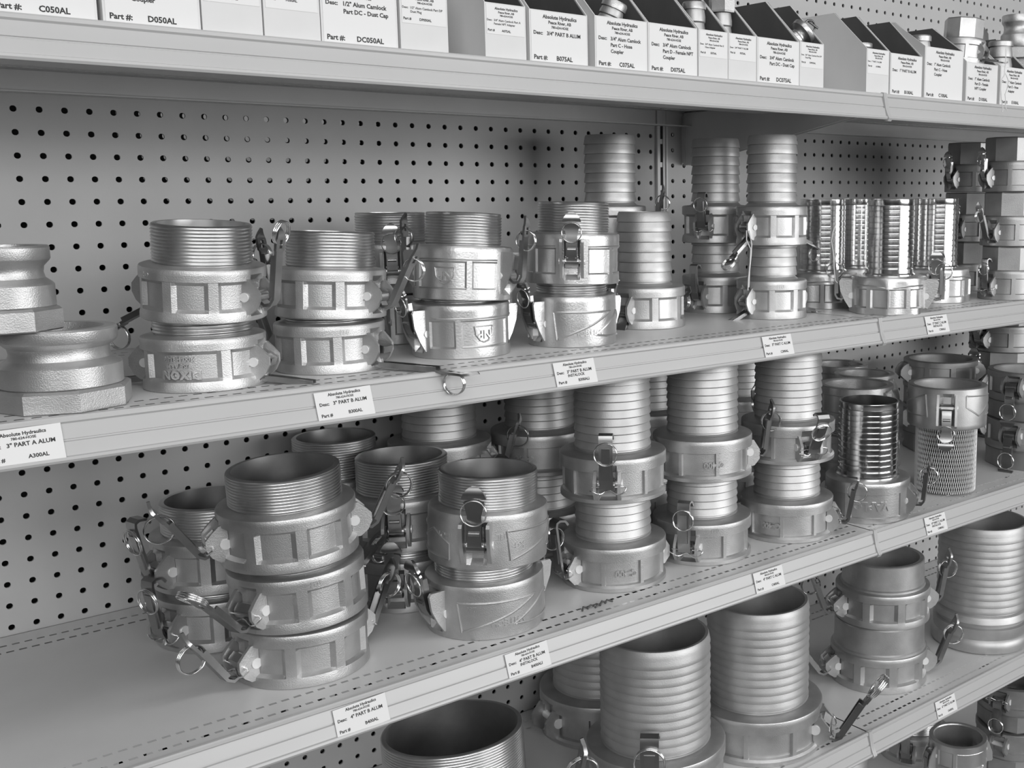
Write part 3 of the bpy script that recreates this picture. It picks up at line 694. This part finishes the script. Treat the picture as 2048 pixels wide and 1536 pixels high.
# ------------------------------------------------------------------ couplings, upper middle shelf
adapter('large grooved aluminium adapter with octagonal base at the far left, bottom of its stack', -60+8, -352, SH[2], 50, 8, .80, name='camlock_adapter')
adapter('smaller grooved aluminium adapter standing on the large one at the far left', -90, -352, SH[2]+50*.8*1.72, 40, 8, 1.02, (0, 0, .3), name='camlock_adapter')
G1 = 'threaded three inch couplings on the upper middle shelf'
coupler('lower threaded coupling with raised upside-down DIXON lettering, left stack', 'b3t', 78, -324, 2, 0, 66, 'dixontext', (('hook', 97, 'lay', 'lever', 1.35), ('hook', 95, None)), group=G1)
coupler('upper threaded coupling of the left stack, its long lever lifted beside the rim', 'b3', 80, -325, 2, 66.5, 55, 'ch', (('hook', 4, 'lay'), ('hook', 118, 'side')), (4.2, .6), group=G1)
coupler('lower threaded coupling of the second stack, ring hanging over the shelf edge', 'b3', 212, -307, 2, 0, 54, 'code', (('hook', 92, 'side', 'lever', 1.95), ('hook', 20, None)), group=G1)
coupler('upper threaded coupling of the second stack, leaning to the right', 'b3', 214, -308, 2, 55, 56, '', (('hook', 25, 'side'), ('hook', 8, 'side')), (0, 2.4), group=G1)
coupler('shaded lower coupling in the back row behind the bright NP stack', 'bnpd', 372, -140, 2, 0, -20, '', (('dome', 0, None), ('dome', 0, None)), group=G1)
coupler('shaded upper coupling in the back row, domed lever facing front beside the NP stack', 'bnpd', 372, -140, 2, 62, 0, '', (('dome', 0, 'face', 'lever'), ('hook', 0, 'side')), group=G1)
coupler('lower bright coupling with NP emblem, lever on its left', 'bnp', 369, -306, 2, 0, -58, 'np2', (('dome', 8, 'face'), ('dome', 0, None)), group=G1)
coupler('upper bright coupling with NP emblem, tilted on its stack', 'bnp', 373, -306, 2, 62.5, 62, 'np1', (('hook', 2, 'side'), ('hook', 0, 'side')), (-1, 3.4), group=G1)
coupler('lower coupling marked L17 with sweeping raised ribs, lever at its left', 'bwit3', 517, -319, 2, 0, -52, 'l17', (('dome', 6, 'face'), ('dome', 0, None)), group=G1)
coupler('upper bright coupling with domed lever and ring facing front, above the L17 one', 'bnp', 520, -319, 2, 74, -2, '', (('dome', -2, 'face'), ('hook', 0, None)), (0, 1.5), group=G1)
G2 = 'three inch hose shank couplings on the upper middle shelf'
coupler('single hose shank coupling between the L17 stack and the bay joint', 'c3', 698, -241, 2, 0, -32, '', (('strap', 150, None), ('hook', 60, 'side')), group=G2)
coupler('shaded lower hose shank coupling hidden at the back, left of the post', 'c3d', 727, -130, 2, 0, 70, '', (), group=G2)
coupler('shaded upper hose shank coupling at the back, ribbed shank left of the post', 'c3d', 727, -130, 2, 108, 70, '', (('hook', 10, 'side'), None), group=G2)
coupler('lower hose shank coupling of the tall front stack at the bay joint', 'c3s', 909, -282, 2, 0, -46, 'code', (('hook', 112, 'lay'), ('hook', 100, 'side')), group=G2)
coupler('upper hose shank coupling of the tall front stack, levers spread wide', 'c3s', 907, -283, 2, 107, -44, '', (('hook', 128, 'lay'), ('hook', 110, 'side')), group=G2)
coupler('shaded lower hose shank coupling behind the tall front stack', 'c3d', 910, -160, 2, 0, -30, '', (('strap', 5, None), None), group=G2)
coupler('shaded upper hose shank coupling behind the tall front stack, strap lever facing front', 'c3d', 910, -160, 2, 107, -20, '', (('strap', 0, 'face'), None), group=G2, clip=(0,))
G3 = 'couplings with polished ridged steel shanks, right bay'
coupler('bright faceted coupling with polished steel shank in front, just right of the bay joint', 'e3', 1085, -362, 2, 0, 90, '', (('hook', 0, 'side'), ('hook', 0, 'side')), group=G3)
coupler('steel shank coupling with domed lever and ring facing front', 'e3', 1290, -300, 2, 0, 2, '', (('dome', 0, 'face'), ('dome', 0, None)), group=G3)
coupler('steel shank coupling in the back row, left of the bay joint stack edge', 'e3', 1083, -228, 2, 0, 60, '', (('hook', 60, 'side'), None), group=G3)
coupler('steel shank coupling in the back row, behind the front faceted one', 'e3', 1216, -190, 2, 0, 90, '', (('hook', 0, 'side'), ('hook', 0, 'side')), group=G3)
G4 = 'hexagon topped couplings at the right end of the upper middle shelf'
for i, (x, y, nm) in enumerate(((1418, -361, 'front'), (1530, -205, 'rear'))):
    for j, (lv, bt) in enumerate((('bottom', -38), ('middle', -36), ('top', -55))):
        a_ = (('strap', 2, 'face'), None) if j == 0 else ((('hook', 22, 'side'), None) if j == 1 and i == 0 else (('dome', 0, 'face'), ('dome', 0, None)))
        coupler('%s hexagon topped coupling of the %s stack at the right end' % (lv, nm), 'd3' if j < 2 else 'd3d', x+j*1.5, y, 2, 91.5*j, bt if i == 0 else bt+10, '', a_, group=G4, clip=(0,) if j == 0 and i == 0 else None)
for j, lv in enumerate(('bottom', 'middle', 'top')):
    coupler('%s hexagon topped coupling of the stack cut by the right picture edge' % lv, 'd3' if j < 2 else 'd3d', 1650, -250, 2, 91.5*j, -60, '', (('dome', 0, 'face'), None), group=G4)

# ------------------------------------------------------------------ couplings, lower middle shelf
G5 = 'threaded four inch couplings on the lower middle shelf'
coupler('bottom threaded coupling of the leaning front stack of three', 'b4', 165, -300, 3, 0, -57, '', (('hook', 34, 'side'), ('hook', 26, 'side')), (0, 0), group=G5, clip=(0, 1))
coupler('middle threaded coupling of the leaning front stack of three', 'b4', 166, -300, 3, 60, -44, 'code', (('hook', 40, 'lay'), ('hook', 60, 'side')), (0, -2.5), group=G5, clip=(0, 1))
coupler('top threaded coupling of the leaning front stack of three, open rim uppermost', 'b4', 159, -300, 3, 126, -80, '', (('hook', 32, 'side'), ('hook', 28, 'side')), (1.5, -2.5), group=G5, clip=(0,))
coupler('shaded lower threaded coupling behind the leaning stack, near the pegboard', 'b4d', 133, -150, 3, 0, -50, '', (('strap', 8, 'face'), ('hook', 20, 'side')), group=G5, clip=(0,))
coupler('shaded upper threaded coupling behind the leaning stack, near the pegboard', 'b4d', 133, -150, 3, 66, -58, '', (('strap', 12, 'face'), ('hook', 20, 'side')), group=G5)
coupler('shaded lower threaded coupling against the pegboard, left of centre', 'b5', 312, -76, 3, 0, 60, '', (), group=G5)
coupler('shaded upper threaded coupling against the pegboard, wide dark rim showing', 'b5', 312, -76, 3, 84, 60, '', (None, None), group=G5)
coupler('shaded lower coupling behind the ribbed WITECH stack', 'b4r', 347, -190, 3, 0, -12, '', (('dome', 0, None), None), group=G5)
coupler('shaded upper coupling behind the ribbed WITECH stack, wide rim and domed lever', 'b4r', 347, -190, 3, 75, -8, '', (('dome', 4, 'face', 'lever'), None), group=G5)
coupler('lower coupling with raised WITECH lettering, slot and lever at its left', 'bwit4', 378, -325, 3, 0, -55, 'wit1', (('dome', 10, 'face'), ('dome', 0, None)), group=G5)
coupler('upper coupling marked HOME with domed lever and ring facing front', 'bwit4', 383, -326, 3, 80, -11, 'wit2', (('dome', -1, 'face'), ('dome', 0, None)), (0, 2.2), group=G5)
G6 = 'four inch hose shank couplings on the lower middle shelf'
for (x, y, nm, b0, b1, v0, v1, a0, a1, c0, c1) in (
    (584, -309, 'front stack nearest the WITECH one', -57, -6, 'c400a', '', (('strap', 6, 'side'), None), (('strap', 0, 'face'), ('hook', 30, 'side')), (0,), (0,)),
    (740, -312, 'second front stack', -17, 108, 'code', 'c400a', (('strap', 0, 'face'), ('hook', 25, 'side')), (('hook', 8, 'side'), None), (0,), (0,)),
    (899, -326, 'third front stack, just left of the bay joint', 84, 26, 'c400b', '', (('hook', 10, 'side'), None), (('strap', 30, 'face'), ('hook', 20, 'side')), (0,), (0,))):
    coupler('lower hose shank coupling of the '+nm, 'c4', x, y, 3, 0, b0, v0, a0, group=G6, clip=c0)
    coupler('upper hose shank coupling of the '+nm, 'c4', x+1, y, 3, 115, b1, v1, a1, group=G6, clip=c1)
for (x, y, nm, v) in ((452, -98, 'leftmost back row stack', ''), (594, -130, 'second back row stack', 'c400b'), (798, -128, 'third back row stack', ''), (985, -140, 'back row stack nearest the post', '')):
    coupler('shaded lower hose shank coupling of the '+nm, 'c4d' , x, y, 3, 0, 100, '', (), group=G6)
    coupler('shaded upper hose shank coupling of the '+nm, 'c4d', x, y, 3, 115, 72, v, (('hook', 15, 'side', 'lever'), None), group=G6)
coupler('bright coupling with raised VAPLOK lettering and polished steel shank', 'e4', 1060, -349, 3, 0, -100, 'evap', (('hook', 10, 'side'), ('hook', 5, 'side')), group='four inch couplings of the right bay')
coupler('coupling standing mouth up on its netted threads, lever facing front', 'm4', 1268, -349, 3, 3, 0, '', (('dome', 0, 'face'), ('dome', 0, None)), inv=True, group='four inch couplings of the right bay')
coupler('large mouth up coupling behind the polished steel shank', 'i4', 1171, -232, 3, 82, 60, '', (('hook', 0, None), None), inv=True, group='four inch couplings of the right bay')
coupler('lower mouth up coupling behind the polished steel shank, hidden', 'i4', 1171, -232, 3, 0, 60, '', (), inv=True, group='four inch couplings of the right bay')
coupler('smaller mouth up coupling in the middle of the three rims by the pegboard', 'i3', 1272, -168, 3, 82, 60, '', (), inv=True, group='four inch couplings of the right bay')
coupler('lower coupling under the middle one of the three rims, hidden', 'i3', 1272, -168, 3, 0, 60, '', (), inv=True, group='four inch couplings of the right bay')
coupler('rearmost mouth up coupling of the three rims, touching the pegboard', 'i3', 1325, -64, 3, 82, 60, '', (), inv=True, group='four inch couplings of the right bay')
coupler('lower coupling under the rearmost of the three rims, hidden', 'i3', 1325, -64, 3, 0, 60, '', (), inv=True, group='four inch couplings of the right bay')
for j, lv in enumerate(('lower', 'upper')):
    coupler('%s mouth up coupling with hexagon band, stack cut by the right picture edge' % lv, 'd4', 1534, -339, 3, 89.5*j, -20, '', (('dome', 0, 'face'), None), inv=True, group='mouth up couplings at the right picture edge')
coupler('mouth up coupling glimpsed behind the netted one', 'd4', 1530, -150, 3, 0, -70, '', (), inv=True, group='mouth up couplings at the right picture edge')
coupler('middle mouth up coupling in the far right back stack', 'd4', 1530, -150, 3, 89.5, -70, '', (), inv=True, group='mouth up couplings at the right picture edge')
for j, lv in enumerate(('bottom', 'middle', 'top')):
    coupler('%s dark coupling of the far right back stack' % lv, 'd4', 1740, -160, 3, 89.5*j, -40, '', (('dome', 0, 'face'), None), group='mouth up couplings at the right picture edge')

# ------------------------------------------------------------------ couplings, shelf above the bottom one
G7 = 'six inch couplings on the shelf above the bottom'
coupler('large threaded coupling at the lower left, wide dark rim, leaning back', 'b6', 341, -314, 4, 0, 96, '', (('hook', 12, 'side'), ('strap', 4, None)), (-4, 0), group=G7)
coupler('large hose shank coupling with strap lever facing front, nearer one', 'c6', 658, -304, 4, 0, -4, '', (('strap', 0, 'face'), None), group=G7)
coupler('large hose shank coupling left of the bay joint, lever out at its right', 'c6', 857, -309, 4, 0, 80, '', (('hook', 30, 'lay'), None), group=G7, clip=(0,))
coupler('large shaded hose shank coupling in the back row behind the two front ones', 'c6d', 712, -112, 4, 0, 120, '', (('hook', 20, None), None), group=G7)
coupler('lower collared coupling of the six inch stack in the right bay', 'd6', 1168, -295, 4, 0, -72, '', (('hook', 36, 'side'), ('hook', 20, 'side')), group=G7, clip=(0,))
coupler('upper collared coupling of the six inch stack in the right bay, smooth rim', 'd6t', 1175, -295, 4, 108, -66, '', (('hook', 20, 'side'), ('hook', 10, 'side')), group=G7, clip=(0,))
coupler('large ribbed shank coupling with smooth rolled base at the right edge', 'big', 1437, -320, 4, 0, 0, '', (), group=G7)
# ------------------------------------------------------------------ bottom shelf, right
G8 = 'couplings on the bottom shelf'
coupler('mouth up coupling with window panel just below the last price ticket', 'i3', 1410, -300, 5, 24, -60, '', (('strap', 0, None), None), inv=True, group=G8)
coupler('shaded coupling with lever at the lower right corner', 'd4', 1600, -300, 5, 92, -20, '', (('strap', 0, 'face'), None), inv=True, group=G8, clip=(0,))
coupler('shaded coupling under the one in the lower right corner', 'd4', 1600, -300, 5, 0, -20, '', (), inv=True, group=G8)
coupler('shaded threaded coupling behind the mouth up one below the ticket', 'b4d', 1490, -140, 5, 0, -10, '', (('strap', 0, None, 'lever'), None), group=G8)
coupler('shaded hose shank coupling at the bottom edge under the bay joint', 'c4d', 1185, -200, 5, 0, 60, '', (), group=G8)
t = thing('spacer_ring', 'round spacer under the mouth up coupling on the bottom shelf', 'spacer', (1410, -300, SH[5]))
lathe_part('ring', [(30, 0), (46, 0), (46, 24), (30, 24)], t, 'grey')

mb = MB()
for i in range(5):
    mb.tube([(-22+9*i, -3+2*math.sin(i*2.1), 1.5), (-16+9*i, 3*math.cos(i*1.7), 3.2+i % 2), (-10+9*i, 2*math.sin(i), 1.2)], 1.3, 5)
sc_ = link('dry_scrap', mb.mesh('dry_scrap', M['kraft'], 60), None, (496, -384, SH[3]+.2+ZOFF/S)); tag(sc_, 'dark curled scrap lying on the lower middle shelf in front of the shank couplings', 'debris')

t = thing('string_tag', 'thin white string hanging from the left lever of the tall front stack', 'string', (790, -350, SH[2]))
mb = MB(); mb.tube([(3, 5, 131), (0, 2, 118), (6, 0, 106), (5, 0, 88), (2, 0, 66), (1, 0, 50)], .8, 6); mb.tube([(8, 5, 131), (10, 2, 112), (7, 0, 98), (4, 0, 76), (3, 0, 54)], .8, 6)
link('cord', mb.mesh('cord', M['paper'], 60), t)
t = thing('string_tag', 'thin white string hanging from the right lever of the tall front stack', 'string', (998, -318, SH[2]))
mb = MB(); mb.tube([(12, 0, 134), (6, 0, 124), (3, 0, 110), (8, 0, 90), (10, 0, 68), (13, 0, 50), (18, 0, 46)], .8, 6)
link('cord', mb.mesh('cord', M['paper'], 60), t)
